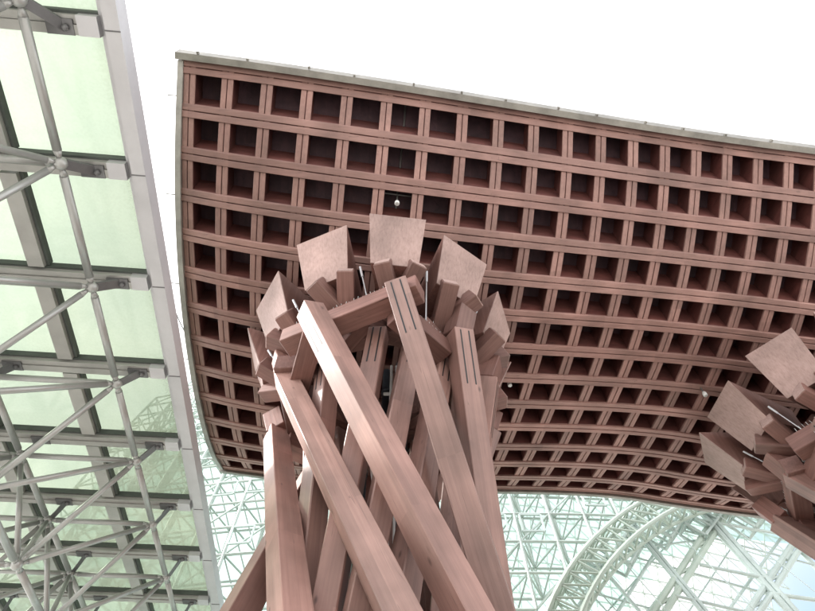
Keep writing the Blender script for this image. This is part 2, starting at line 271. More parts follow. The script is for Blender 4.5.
# ------------------------------------------------------------------ camera
EYE = V((0, 0, 1.6)); F_PX = 612.0
CAMR = ((0.99997, -0.003956, 0.006624), (0.0, 0.858543, 0.512741), (-0.007715, -0.512726, 0.858518))   # columns: right, down, forward
cd = bpy.data.cameras.new('camera'); cam = bpy.data.objects.new('camera', cd); COL.objects.link(cam); scene.camera = cam
right = V([r[0] for r in CAMR]); down = V([r[1] for r in CAMR]); fwd = V([r[2] for r in CAMR])
Mc = Matrix((right, -down, -fwd)).transposed().to_4x4(); Mc.translation = EYE
cam.matrix_world = Mc
cd.sensor_width = 36; cd.lens = 36*F_PX/815; cd.clip_end = 3000; cd.clip_start = 0.05
def ray(x, y): return (right*((x - 407.5)/F_PX) + down*((y - 305.5)/F_PX) + fwd)
def at_height(x, y, z):
    d = ray(x, y); return EYE + d*((z - EYE.z)/d.z)

# ------------------------------------------------------------------ ground
g = MB(); g.box((0, 20, -0.25), (700, 0, 0), (0, 700, 0), (0, 0, 0.25))
tag(g.build('plaza_ground', paving_mat()), 'pale stone paving of the plaza under the timber gate', 'ground', kind='structure')

# ------------------------------------------------------------------ roof of the gate
NI, NJ = 24, 13
T = [[V(p) for p in row] for row in ROOF]
def cr(p0, p1, p2, p3, t):
    return 0.5*((2*p1) + (p2 - p0)*t + (2*p0 - 5*p1 + 4*p2 - p3)*t*t + (3*p1 - p0 - 3*p2 + p3)*t*t*t)
def spline(P, k=3, ext=0.0):
    """smooth curve through P, k pieces per span, straight ends lengthened by ext metres"""
    n = len(P); G = [2*P[0] - P[1]] + list(P) + [2*P[-1] - P[-2]]; out = []
    for a in range(n - 1):
        for q in range(k): out.append(cr(G[a], G[a+1], G[a+2], G[a+3], q/k))
    out.append(P[-1].copy())
    if ext:
        out.insert(0, out[0] + (out[0] - out[1]).normalized()*ext); out.append(out[-1] + (out[-1] - out[-2]).normalized()*ext)
    return out
def sweep(b, pts, sect, slope=None):
    """sect: list of (across, up); across is horizontal and square to the run, up is vertical; slope: rise per metre across"""
    rings = []
    for i, p in enumerate(pts):
        d = pts[min(i+1, len(pts)-1)] - pts[max(i-1, 0)]; d.z = 0; d.normalize()
        n = V((-d.y, d.x, 0))
        k_ = slope[i] if slope else 0.0
        rings.append([p + n*a + V((0, 0, u + k_*a)) for a, u in sect])
    b.quad_strip(rings)
def plank(a0, a1, u0, u1, c=0.008):
    return [(a0 + c, u0), (a1 - c, u0), (a1, u0 + c), (a1, u1), (a0, u1), (a0, u0 + c)]

roof = empty('timber_canopy', (4.5, 8.0, 12.0), 'huge coffered timber roof with a curved square lattice, resting on the twisted pillars', 'roof')
roof['kind'] = 'thing'
PW, GAP, DEEP = 0.106, 0.010, 0.72
def slopes(vals, k, ext=True):
    out = []
    for a in range(len(vals) - 1): out += [vals[a] + (vals[a+1] - vals[a])*q/k for q in range(k)]
    out.append(vals[-1])
    return [out[0]] + out + [out[-1]]
def rise(a, b): return (b.z - a.z)/math.hypot(b.x - a.x, b.y - a.y)
def lattice_beam(pts, sl, mat, low):
    b = MB()
    for s in (-1, 1):
        lo, hi = sorted((s*GAP, s*(GAP + PW)))
        sweep(b, pts, plank(lo, hi, low, 0.055 + low), sl)
    o = b.build('lattice_beam', mat, roof)
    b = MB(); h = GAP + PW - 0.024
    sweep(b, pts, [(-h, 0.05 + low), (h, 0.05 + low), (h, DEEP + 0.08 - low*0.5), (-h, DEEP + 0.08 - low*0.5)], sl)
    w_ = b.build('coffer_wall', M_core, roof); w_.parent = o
for j in range(NJ + 1):
    jm, jp = max(j-1, 0), min(j+1, NJ)
    lattice_beam(spline([T[i][j] for i in range(NI + 1)], 3, 0.16), slopes([rise(T[i][jm], T[i][jp]) for i in range(NI + 1)], 3), M_row, 0.0)
for i in range(NI + 1):
    im, ip = max(i-1, 0), min(i+1, NI)
    lattice_beam(spline([T[i][j] for j in range(NJ + 1)], 3, 0.16), slopes([-rise(T[im][j], T[ip][j]) for j in range(NJ + 1)], 3), M_col, 0.028)
# boarded deck over the lattice
def grid_pt(i, j, up=0.0, out=0.0):
    return T[i][j] + V((0, 0, up))
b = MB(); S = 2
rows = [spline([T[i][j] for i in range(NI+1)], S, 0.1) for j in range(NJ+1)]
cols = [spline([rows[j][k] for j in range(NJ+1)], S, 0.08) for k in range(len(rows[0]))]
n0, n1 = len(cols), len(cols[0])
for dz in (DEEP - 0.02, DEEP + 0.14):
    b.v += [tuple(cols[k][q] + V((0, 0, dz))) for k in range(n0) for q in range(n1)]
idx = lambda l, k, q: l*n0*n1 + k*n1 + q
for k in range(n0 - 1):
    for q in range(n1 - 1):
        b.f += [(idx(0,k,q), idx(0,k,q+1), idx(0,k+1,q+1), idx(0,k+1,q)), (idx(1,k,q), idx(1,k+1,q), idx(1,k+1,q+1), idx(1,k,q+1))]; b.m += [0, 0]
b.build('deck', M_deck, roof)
# sheet metal edge all round
def edge(pts, side):
    b = MB(); sweep(b, pts, [(side*0.125, -0.02), (side*0.245, 0.02), (side*0.255, 0.30), (side*0.13, 0.92), (side*0.118, 0.92), (side*0.118, -0.01)]); return b.build('flashing', M_flash, roof)
front = spline([T[i][0] for i in range(NI+1)], 3, 0.28); back = spline([T[i][NJ] for i in range(NI+1)], 3, 0.28)
left = spline([T[0][j] for j in range(NJ+1)], 3, 0.12); rgt = spline([T[NI][j] for j in range(NJ+1)], 3, 0.12)
edge(front, -1); edge(back, 1); edge(left, 1); edge(rgt, -1)
for k in range(2, len(front) - 1, 4):
    b = MB(); p = front[k] + V((random.uniform(-.15, .15), -0.27, 0.0)); b.box(p + V((0, -0.015, 0.06)), (0.02, 0, 0), (0, 0.025, 0), (0, 0, 0.035)); b.build('edge_clip', M_flash, roof)
for k in range(3, len(left) - 1, 7):
    b = MB(); p = left[k] + V((-0.24, 0, 0.05)); b.tube(p, p + V((-0.20, 0.0, 0.05)), 0.012, 6); b.build('edge_rod', M_flash, roof)
# thin supply conduits inside one file of coffers
b = MB()
for j in range(0, 3):
    c0 = (T[5][j] + T[6][j] + T[5][j+1] + T[6][j+1])/4 + V((0, 0, DEEP - 0.08)); d = (T[5][j+1] - T[5][j])*0.36
    b.tube(c0 - d, c0 + d, 0.022, 8)
c0 = (T[5][2] + T[6][2] + T[5][3] + T[6][3])/4 + V((0, 0, DEEP - 0.12)); d = (T[6][2] - T[5][2])*0.36
b.tube(c0 - d, c0 + d, 0.02, 8)
b.build('conduit', M_wire, roof)

def spotlight(px, py, zz, label):
    p = at_height(px, py, zz)
    t = empty('spotlight', p, label, 'spotlight', 'spotlights in the coffers')
    b = MB()
    prof = [(0.0, 0.02), (0.036, 0.0), (0.048, 0.015), (0.048, 0.09), (0.03, 0.13), (0.015, 0.15)]
    b.quad_strip([[p + V((r*math.cos(2*math.pi*k/16) + 1e-4*math.cos(2*math.pi*k/16), r*math.sin(2*math.pi*k/16) + 1e-4*math.sin(2*math.pi*k/16), u)) for k in range(16)] for r, u in prof])
    b.build('housing', M_white, t, smooth=True)
    b = MB(); b.tube(p + V((0, 0, 0.15)), p + V((0, 0, 0.46)), 0.015, 8); b.build('stem', M_wire, t)
spotlight(397, 204, 12.85, 'small white spotlight in the coffer just above the middle pale block of the front pillar')
spotlight(510, 386, 12.15, 'small white spotlight in a coffer right of the front pillar head, below the pointed block')
spotlight(706, 396, 12.30, 'small white spotlight in a coffer left of the second pillar head at the frame edge')

# ------------------------------------------------------------------ pillars
AX, AY, ZT = -0.35, 7.10, 10.1
ZP = 9.75 + 1.6
def ring(a, r, z): return V((AX + r*math.sin(a), AY - r*math.cos(a), z))
def outv(a): return V((math.sin(a), -math.cos(a), 0))
def tanv(a): return V((math.cos(a), math.sin(a), 0))
BEAMS = [ # azimuth and radius at the head, the same at the ground, degrees and metres
    (-110.9, 2.23, 6.5, 3.34), (-73.0, 1.86, 42.1, 3.23), (-32.9, 2.25, 76.2, 3.17), (4.8, 2.34, 117.6, 3.08), (41.0, 1.86, 148.0, 3.40),
    (77.4, 1.80, 188.0, 3.40), (113.0, 2.0, 222.0, 3.40), (150.0, 2.0, 255.0, 3.50), (187.0, 2.0, 286.0, 3.60), (222.0, 1.95, 323.0, 3.45)]
ROLL = [50, -20, -32, -22, -22, 0, 0, 0, 0, 0]
INNER = [-86, -48, -6, 20, 46, 82, 118, 154, 190, 226]
PANELS = [(-91, 0.0), (-59, -0.12), (-22.9, 0.03), (7.1, 0.2), (36.6, 0.04), (71.9, -0.1), (109.5, 0), (147, 0), (184.6, 0), (222.2, 0)]
BX, BY = -0.28, 7.08

def pillar(label):
    t = empty('gate_pillar', (AX, AY, 0), label, 'pillar', 'twisted timber pillars of the gate')
    tops = []
    for (a0, r0, a1, r1), roll in zip(BEAMS, ROLL):
        a0, a1 = R(a0), R(a1)
        p1 = V((BX + r0*math.sin(a0), BY - r0*math.cos(a0), ZT)); p0 = V((BX + r1*math.sin(a1), BY - r1*math.cos(a1), 0.35))
        tops.append((a0, r0, p1))
        p1 = p1 + (p1 - p0).normalized()*0.06
        ref = outv(a0 + R(roll))
        o = timber('twisted_beam', p0, p1, 0.355, 0.355, ref, M_beam, t, 0.010)
        if roll not in (50, -20):
          # two steel plates let into the outer face at the head
          M, Ln = frame_along(p0, p1, ref)
          for y in (-0.075, 0.075):
              b = MB(); b.box((0.177, y, Ln - 0.55), (0.004, 0, 0), (0, 0.011, 0), (0, 0, 0.5))
              pl = b.build('slot_plate', M_slot, None, M); pl.parent = o; pl.matrix_basis = Matrix.Identity(4)
        # cast shoe on the ground
        b = MB(); b.box((p0.x, p0.y, 0.17), (0.3, 0, 0), (0, 0.3, 0), (0, 0, 0.17)); b.build('shoe', M_brk, t)
    n = len(tops)
    for k in range(n):
        a0, r0, p0 = tops[k]; a1, r1, p1 = tops[(k+1) % n]
        if a1 < a0: a1 += 2*math.pi
        am = (a0 + a1)/2
        if k % 2 == 0: q0, q1 = ring(a0 - 0.345, r0 - 0.19, ZT + 0.07), ring(a1 + 0.18, r1 + 0.04, ZT + 0.07)
        else: q0, q1 = ring(a0 + 0.02, r0 - 0.32, ZT - 0.20), ring(a1 - 0.02, r1 - 0.28, ZT - 0.20)
        lt = timber('lintel', q0, q1, 0.36, 0.36, V((0, 0, 1)), M_block, t)
        # bird pins along the top outer arris
        b = MB(); d = (q1 - q0); o = outv(am)*0.15 + V((0, 0, 0.18))
        for q in range(3, 30):
            p = q0 + d*(q/32) + o; b.tube(p, p + V((random.uniform(-.02, .02), random.uniform(-.02, .02), 0.09)), 0.0035, 4)
        pn = b.build('bird_pins', M_white, t); pn['kind'] = 'stuff'
        # block standing on the beam head
        hb = p0 - outv(a0)*0.06 + V((0, 0, 0.05))
        if k not in (2, 3): timber('head_block', hb, hb + V((0, 0, 0.55)) + outv(a0)*0.20, 0.36, 0.36, outv(a0), M_block, t)
        # beams spanning inside the head
        i0, i1 = ring(a0 + 0.25, 1.55, ZT + 0.42), ring(a0 + 1.75, 1.5, ZT + 0.42 + 0.03*(k % 3))
        timber('inner_tie', i0, i1, 0.28, 0.24, V((0, 0, 1)), M_block, t)
    for k, (deg, dr) in enumerate(PANELS):
        a = R(deg); o, s = outv(a), tanv(a); th = 0.39
        up = o*math.sin(th) + V((0, 0, math.cos(th)))
        c = ring(a, 2.46 + dr, ZP + 0.06); c = V((c.x - 0.10, c.y + 0.06, c.z))
        wt, wb, h = 1.03, 0.82, 1.16
        face = [c - s*wt/2 + up*h/2, c + s*wt/2 + up*h/2, c + s*wb/2 - up*h/2, c - s*wb/2 - up*h/2]
        ci = c - o*1.25 - V((0, 0, 0.05))
        inn = [ci - s*0.2 + V((0, 0, 0.30)), ci + s*0.2 + V((0, 0, 0.30)), ci + s*0.16 - V((0, 0, 0.25)), ci - s*0.16 - V((0, 0, 0.25))]
        nrm = (face[1] - face[0]).cross(face[3] - face[0]).normalized()
        if nrm.dot(o) < 0: nrm = -nrm
        b = MB(); b.quad_strip([[p - nrm*0.02 for p in face], inn])
        blk = b.build('bracket_block', M_block, t)
        b = MB(); b.quad_strip([[p - nrm*0.019 for p in face], face])
        z = nrm; x = s; y = z.cross(x)
        M = Matrix((x, y, z)).transposed().to_4x4(); M.translation = c
        Mi = M.inverted(); b.v = [tuple(Mi @ V(p)) for p in b.v]
        e = b.build('end_face', M_end, None, M); e.parent = blk; e.matrix_basis = mat_of(t).inverted() @ M
        # post from the block up to the roof lattice
        pt = c - o*0.55 + V((0, 0, 0.25))
        timber('roof_post', pt, pt + V((0, 0, 0.55)), 0.26, 0.26, o, M_block, t)
        # pair of short cantilever stubs under each block
        for q, da in ((-1, -0.12), (1, 0.12)):
            s0, s1 = ring(a - 0.05*q, 1.45, ZT + 0.42 + 0.02*q), ring(a + 0.125*q, 2.33 + dr*0.6, ZT + 0.76 + 0.03*q)
            timber('stub', s0, s1, 0.31, 0.29, V((0, 0, 1)), M_block, t)
            b = MB(); d = (s1 - s0).normalized(); xx = (V((0, 0, 1)) - d*d.z).normalized(); yy = d.cross(xx)
            b.box(s1 + d*0.006, xx*0.142, yy*0.127, d*0.006)
            b.build('stub_end', M_end, t)
        # slim tie rod with a pale turnbuckle
        r0_, r1_ = ring(a + 0.30, 1.75, ZT + 0.05), ring(a + 0.22, 2.25, ZP - 0.25)
        b = MB(); b.tube(r0_, r1_, 0.012, 6); b.tube(r1_ - (r1_ - r0_)*0.2, r1_, 0.022, 8); b.build('tie_rod', M_alu, t)
    # crown ring and rain pipes in the hollow middle
    for k in range(10):
        a = 2*math.pi*k/10
        timber('crown_beam', ring(a, 1.18, ZT + 0.85), ring(a + 2*math.pi/10, 1.18, ZT + 0.85), 0.3, 0.3, V((0, 0, 1)), M_block, t)
    for dx, dy, rr in ((0.30, 0.12, 0.10), (0.02, 0.30, 0.085), (-0.30, 0.05, 0.07)):
        b = MB(); b.tube((AX + dx, AY + dy, 0), (AX + dx, AY + dy, 11.4), rr, 16)
        for q in range(9): b.tube((AX + dx, AY + dy, 1.5 + 1.15*q), (AX + dx, AY + dy, 1.6 + 1.15*q), rr*1.18, 16)
        b.build('rain_pipe', M_dark, t, smooth=True)
    b = MB(); b.tube((AX + 0.12, AY - 0.22, 0), (AX + 0.12, AY - 0.22, 10.9), 0.025, 8); b.tube((AX + 0.21, AY - 0.22, 0), (AX + 0.21, AY - 0.22, 10.9), 0.018, 8)
    for q in range(9): b.box((AX + 0.16, AY - 0.2, 1.3 + 1.1*q), (0.17, 0, 0), (0, 0.02, 0), (0, 0, 0.02))
    b.build('conduit', M_white, t)
    for deg in INNER:
        a0, a1 = R(deg), R(deg - 80)
        q1 = V((BX + 1.35*math.sin(a0), BY - 1.35*math.cos(a0), 10.3)); q0 = V((BX + 1.08*math.sin(a1), BY - 1.08*math.cos(a1), 0.35))
        o = timber('inner_beam', q0, q1, 0.31, 0.31, outv(a0), M_beam, t, 0.015)
        M, Ln = frame_along(q0, q1, outv(a0))
        for y in (-0.065, 0.065):
            b = MB(); b.box((0.1545, y, Ln - 0.45), (0.004, 0, 0), (0, 0.011, 0), (0, 0, 0.42))
            pl = b.build('slot_plate', M_slot, None, M); pl.parent = o; pl.matrix_basis = Matrix.Identity(4)
    t['kind'] = 'thing'
    return t

p1 = pillar('twisted timber pillar of crossing square beams under a crown of pale blocks, in full view')
def kids(o): return [c for c in bpy.data.objects if c.parent == o]
p2 = p1.copy(); COL.objects.link(p2)
p2.location = (9.42, 8.96, 0); p2.rotation_euler = (0, 0, R(-20.6))
p2['label'] = 'second timber pillar, only its crown of pale blocks showing at the right edge'
for c in kids(p1):
    d = c.copy(); COL.objects.link(d); d.parent = p2
    for e in kids(c):
        f = e.copy(); COL.objects.link(f); f.parent = d

# ------------------------------------------------------------------ glass canopy
YAW = R(4.9); cy_, sy_ = math.cos(YAW), math.sin(YAW)
CX0, CY0, CZ0, SL = -3.33, 0.0, 1.6 + 7.5, 0.08
def cp(u, v, up=0.0):
    """canopy plane: u metres inwards from the fascia, v along it, up from the bars' underside"""
    x = CX0 - u*cy_ - v*sy_; y = CY0 - u*sy_ + v*cy_
    return V((x, y, CZ0 + SL*y + up))
can = empty('glass_canopy', (-8.0, 5.0, 0), 'long canopy of milky green glass on a grey steel space frame at the left', 'canopy')
UX, UV, UN = (cp(1, 0) - cp(0, 0)).normalized(), (cp(0, 1) - cp(0, 0)).normalized(), None
UN = UV.cross(UX).normalized()
if UN.z < 0: UN = -UN
VB = [0.86 + 1.715*k for k in range(-2, 9)]       # cross bars
UM = [1.52 + 1.66*k for k in range(0, 5)]         # long mullions
UEND, V0, V1 = UM[-1] + 0.2, VB[0] - 0.2, VB[-1] + 0.2
b = MB()
b.box((cp(-0.175, V0, 0.02) + cp(-0.175, V1, 0.02))/2, UX*0.085, UV*(V1 - V0)/2, UN*0.14)
b.box((cp(-0.045, V0, 0.07) + cp(-0.045, V1, 0.07))/2, UX*0.042, UV*(V1 - V0)/2, UN*0.08)
b.build('fascia', M_alu, can)
for v in VB:
    b = MB(); c = (cp(0.0, v) + cp(UEND, v))/2; hl = UEND/2
    b.box(c + UV*0.02, UX*hl, UV*0.055, UN*0.09); b.box(c - UV*0.085, UX*hl, UV*0.045, UN*0.07)
    o = b.build('cross_bar', M_frame, can)
    b = MB(); b.box(c - UV*0.148 + UN*0.05, UX*hl, UV*0.017, UN*0.05); b.build('gasket', M_gasket, None).parent = None
    gk = bpy.data.objects[-1] if False else COL.objects[-1]
    gk.parent = o; gk.matrix_basis = (mat_of(can)).inverted()
    b = MB(); b.box(cp(0.10, v, -0.02) - UV*0.03, UX*0.115, UV*0.11, UN*0.085); b.build('end_plate', M_alu, can)
    b = MB(); b.box(cp(-0.175, v, -0.122), UX*0.087, UV*0.007, UN*0.006); b.build('fascia_joint', M_brk, can)
for u in UM:
    for v0, v1 in zip(VB[:-1], VB[1:]):
        b = MB(); b.box((cp(u, v0 + 0.12, 0.02) + cp(u, v1 - 0.18, 0.02))/2, UX*0.11, UV*((v1 - v0 - 0.30)/2), UN*0.08)
        b.build('mullion', M_frame, can)
        b = MB(); b.box((cp(u - 0.135, v0 + 0.12, 0.06) + cp(u - 0.135, v1 - 0.18, 0.06))/2, UX*0.022, UV*((v1 - v0 - 0.30)/2), UN*0.05)
        b.build('gasket', M_gasket, can)
edges = [-0.06] + UM
for k in range(len(edges) - 1):
    for v0, v1 in zip(VB[:-1], VB[1:]):
        b = MB(); c = (cp(edges[k] + 0.05, v0) + cp(edges[k+1] + 0.05, v1))/2 + UN*0.13
        b.box(c, UX*((edges[k+1] - edges[k])/2 - 0.03), UV*((v1 - v0)/2 - 0.02), UN*0.012)
        b.build('glass_pane', M_glass, can)
# space frame: upper nodes under the bars, lower nodes between them
PX, PY, NU, NV = 1.944, 1.817, 0.651, 0.59
def un(i, k): return cp(NU + PX*i, NV + PY*k, -0.34)
def ln(i, k): return cp(NU + 1.364 + PX*i, NV + 0.749 + PY*k, -1.978)
KI, K0, K1 = 4, -2, 7
ends = []
def strut(a, b_, r, name):
    m = MB(); d = (b_ - a).normalized(); a2, b2 = a + d*0.07, b_ - d*0.07
    m.tube(a2 + d*0.10, b2 - d*0.10, r, 10); m.tube(a2, a2 + d*0.10, r*0.55, 8, r2=r); m.tube(b2 - d*0.10, b2, r, 8, r2=r*0.55)
    return m.build(name, M_tube, can, smooth=True)
for i in range(KI):
    for k in range(K0, K1 + 1):
        if k < K1: strut(un(i, k), un(i, k+1), 0.055, 'chord_tube')
        if i < KI - 1: strut(un(i, k), un(i+1, k), 0.05, 'chord_tube')
        m = MB(); m.ball(un(i, k), 0.085, 12, 8); m.build('node', M_tube, can, smooth=True)
        m = MB(); q = un(i, k); e = cp(NU + PX*i - 0.26, VB[0] + 1.715*(k - K0), -0.07); w = UV*0.075
        m.box((q + e)/2 - UX*0.03, (e - q)/2*0.9, w*0.9, UN*0.02); m.box(e + UX*0.02, UX*0.15, UV*0.085, UN*0.03); m.ball(e - UX*0.05 - UN*0.05, 0.04, 8, 5)
        m.build('node_bracket', M_brk, can)
for i in range(KI - 1):
    for k in range(K0, K1):
        for a, c in ((0, 0), (1, 0), (0, 1), (1, 1)): strut(ln(i, k), un(i + a, k + c), 0.046, 'web_tube')
        if k < K1 - 1: strut(ln(i, k), ln(i, k+1), 0.058, 'lower_tube')
        if i < KI - 2: strut(ln(i, k), ln(i+1, k), 0.05, 'lower_tube')
        m = MB(); m.ball(ln(i, k), 0.09, 12, 8); m.build('node', M_tube, can, smooth=True)
for k in (0, 5):
    q = ln(KI - 2, k); m = MB(); m.tube((q.x, q.y, 0), q, 0.16, 20); m.build('post', M_frame, can, smooth=True)

# thin stay from the canopy edge to the roof edge
b = MB(); a_, c_ = cp(-0.2, 3.9, 0.1), T[0][7] + V((-0.32, -0.1, 0.25))
pts = [a_.lerp(c_, q/10) - V((0, 0, 0.12*math.sin(math.pi*q/10))) for q in range(11)]
b.pipe(pts, 0.012, 6); tag(b.build('stay_cable', M_wire), 'thin dark cable strung between the canopy fascia and the timber roof edge', 'cable')

# ------------------------------------------------------------------ station dome behind
DC = V((3.0, 42.0, 0.0)); DR = V((55.0, 27.0, 52.0))
def shell(x, th, s=1.0):
    k = math.sqrt(max(1e-4, 1 - ((x - DC.x)/DR.x)**2))
    return V((x, DC.y - DR.y*s*k*math.cos(th), DC.z + DR.z*s*k*math.sin(th)))
def on_shell(px, py, s=1.0):
    d = ray(px, py); D3 = [d[k]/(DR[k]*s) for k in range(3)]; O3 = [(EYE[k] - DC[k])/(DR[k]*s) for k in range(3)]
    A = sum(q*q for q in D3); B = 2*sum(p*q for p, q in zip(D3, O3)); C = sum(q*q for q in O3) - 1
    t = (-B - math.sqrt(max(0, B*B - 4*A*C)))/(2*A); return EYE + d*t
def shell_xz(x, z, s=1.0):
    th = math.asin(min(0.999, max(0.0, (z - DC.z)/(DR.z*s*math.sqrt(1 - ((x - DC.x)/DR.x)**2))))); return shell(x, th, s)
RIMH = [(p.x, p.z) for p in (on_shell(745 + 209*math.cos(R(a)), 690 + 209*math.sin(R(a))) for a in range(180, 275, 8))]
XM = RIMH[-1][0] + 0.6
RIM = [(RIMH[0][0] - 0.15, 0.1), (RIMH[0][0] - 0.2, 4.0)] + RIMH
RIM = RIM + [(2*XM - x, z) for x, z in reversed(RIM)]
def inside_rim(x, z):
    c = False; n = len(RIM)
    for i in range(n):
        (x0, z0), (x1, z1) = RIM[i], RIM[i-1]
        if (z0 > z) != (z1 > z) and x < (x1 - x0)*(z - z0)/(z1 - z0) + x0: c = not c
    return c

dome = empty('station_dome', (3, 30, 0), 'vast glass dome of pale green triangulated steel rising behind the gate', 'dome')
GX, GT, NX, NT_ = 1.15, 0.0245, 44, 55
xs = [-24 + GX*k for k in range(NX)]; ths = [0.03 + GT*k for k in range(NT_)]
LEFT = []
for q_ in ((0, 575), (0, 545), (45, 500), (115, 428), (155, 398), (186, 376)):
    p_ = on_shell(*q_); LEFT.append((p_.z, p_.x))
def left_x(z):
    L_ = LEFT
    if z <= L_[0][0]: return L_[0][1]
    for (z0, x0), (z1, x1) in zip(L_[:-1], L_[1:]):
        if z <= z1: return x0 + (x1 - x0)*(z - z0)/(z1 - z0)
    return L_[-1][1] + (z - L_[-1][0])*0.35
def ok(p): return p.x > left_x(p.z) and not inside_rim(p.x, p.z)
outer, inner, web, vents = MB(), MB(), MB(), MB()
for a, x in enumerate(xs):
    for c, th in enumerate(ths):
        P = lambda da, dc: shell(x + GX*da, th + GT*dc)
        Q = lambda da, dc: shell(x + GX*(da + .5), th + GT*(dc + .5), 0.955)
        p = P(0, 0)
        if not ok(p): continue
        if a < NX - 1 and ok(P(1, 0)): outer.tube(p, P(1, 0), 0.045, 5)
        if c < NT_ - 1 and ok(P(0, 1)): outer.tube(p, P(0, 1), 0.055, 5)
        if (a + c) % 2 == 0 and ok(P(1, 1)): outer.tube(p, P(1, 1), 0.035, 4)
        q = Q(0, 0)
        if not ok(q): continue
        if ok(Q(1, 0)): inner.tube(q, Q(1, 0), 0.045, 5)
        if ok(Q(0, 1)): inner.tube(q, Q(0, 1), 0.05, 5)
        for da in (0, 1):
            for dc in (0, 1):
                if ok(P(da, dc)): web.tube(q, P(da, dc), 0.032, 4)
        if (a*3 + c*5) % 7 in (0, 3):
            e1 = (P(1, 0) - p)*0.30; e2 = (P(0, 1) - p)*0.30; m = p + e1*1.6 + e2*1.6; n = (q - p).normalized()*0.25
            for s0 in (-1, 1):
                vents.tube(m + e1*s0 - e2 - n, m + e1*s0 + e2 - n, 0.04, 4); vents.tube(m - e1 + e2*s0 - n, m + e1 + e2*s0 - n, 0.04, 4)
outer.build('outer_lattice', M_dome, dome); inner.build('inner_lattice', M_dome, dome); web.build('web_lattice', M_dome, dome)
vents.build('vent_frames', M_gantry, dome)
b = MB()
for a in range(NX - 1):
    for c in range(NT_ - 1):
        mid = shell(xs[a] + GX/2, ths[c] + GT/2)
        if not ok(mid): continue
        b0 = len(b.v); b.v += [tuple(shell(xs[a + da], ths[c + dc], 0.93)) for da, dc in ((0, 0), (1, 0), (1, 1), (0, 1))]; b.f.append((b0, b0+1, b0+2, b0+3)); b.m.append(0)
b.build('glass_skin', M_skin, dome)
# far side of the dome, seen through the near side
b = MB()
for a in range(0, 40):
    for c in range(0, 34):
        x, th = -24 + 1.5*a, 1.30 + 0.042*c
        p, p1_, p2_, p3_ = shell(x, th), shell(x + 1.5, th), shell(x, th + 0.042), shell(x + 1.5, th + 0.042)
        if p.x < left_x(p.z): continue
        b.tube(p, p1_, 0.07, 4); b.tube(p, p2_, 0.07, 4); b.tube(p, p3_, 0.05, 4)
b.build('far_lattice', M_dome, dome)
# rim of the arched opening: four tubes laced together
Vr = [shell_xz(x, z) for x, z in RIM]; Vr = spline(Vr, 2)
cen = sum(Vr, V())/len(Vr); chords = [[], [], [], []]
for i, p in enumerate(Vr):
    d = (Vr[min(i+1, len(Vr)-1)] - Vr[max(i-1, 0)]).normalized(); n = V(((p.x - DC.x)/DR.x**2, (p.y - DC.y)/DR.y**2, (p.z - DC.z)/DR.z**2)).normalized(); s = d.cross(n)
    for q, (da, dn) in enumerate(((-.05, .25), (.75, .25), (.75, -.45), (-.05, -.45))): chords[q].append(p + s*da + n*dn)
b = MB()
for q in range(4): b.pipe(chords[q], 0.075 if q < 2 else 0.06, 8)
for i in range(len(Vr) - 1):
    for q in range(4):
        r = (q + 1) % 4
        b.tube(chords[q][i], chords[r][i], 0.038, 5); b.tube(chords[q][i], chords[r][i+1], 0.038, 5)
b.build('rim_arch', M_rim, dome)

# lattice screen inside the arch
scr = empty('lattice_screen', (13, 18, 0), 'diamond lattice of heavy steel trusses filling the arched opening of the dome', 'facade')
def sp(px, py, s=0.965): return on_shell(px, py, s)
def member(x0, y0, x1, y1, r, s=0.965, twin=0.0, name='truss_member', m=None):
    b = MB(); A, B = sp(x0, y0, s), sp(x1, y1, s)
    if twin:
        o = (B - A).normalized().cross(V((0, 1, 0))).normalized()*twin
        b.tube(A + o, B + o, r, 8); b.tube(A - o, B - o, r, 8)
        L_ = (B - A).length; k = max(2, int(L_/0.8))
        for q in range(k):
            p, p_ = A.lerp(B, q/k), A.lerp(B, (q+1)/k); s_ = 1 if q % 2 else -1
            b.tube(p + o*s_, p_ - o*s_, r*0.5, 5)
    else: b.tube(A, B, r, 8)
    return b.build(name, m or M_screen, scr)
# heavy diagonals falling to the left, then to the right
member(741, 484, 650, 626, 0.11, twin=0.13, m=M_rim)
member(836, 484, 745, 626, 0.10, twin=0.12)
member(648, 500, 566, 626, 0.07); member(697, 486, 600, 640, 0.06, 0.94)
member(686, 492, 812, 634, 0.11, twin=0.10); member(738, 484, 865, 620, 0.09, 0.95)
member(622, 512, 716, 626, 0.07, twin=0.07); member(585, 548, 652, 626, 0.06)
member(796, 484, 870, 566, 0.09)
for x0, y0, x1, y1, r, s in ((563, 585, 700, 622, .035, .95), (590, 545, 790, 600, .035, .95), (625, 515, 840, 572, .035, .95), (575, 560, 640, 500, .03, .93), (700, 565, 765, 578, .055, .965), (676, 596, 745, 612, .05, .965),
        (600, 620, 720, 486, .03, .93), (566, 600, 690, 486, .03, .93), (640, 622, 690, 556, .04, .95), (720, 622, 800, 512, .05, .95), (745, 632, 822, 520, .05, .95), (786, 560, 830, 480, .06, .96), (765, 578, 800, 540, .05, .96),
        (700, 500, 830, 604, .018, .98), (735, 490, 850, 588, .018, .98), (650, 505, 770, 626, .018, .98), (600, 535, 680, 626, .018, .98), (580, 570, 630, 626, .02, .98), (610, 626, 650, 560, .04, .95), (670, 640, 760, 505, .03, .93),
        (772, 594, 830, 602, .07, .965), (772, 594, 800, 626, .08, .965), (772, 594, 748, 626, .07, .965), (560, 560, 620, 626, .03, .94), (700, 520, 780, 534, .05, .965), (640, 548, 700, 540, .035, .95)):
    member(x0, y0, x1, y1, r, s)
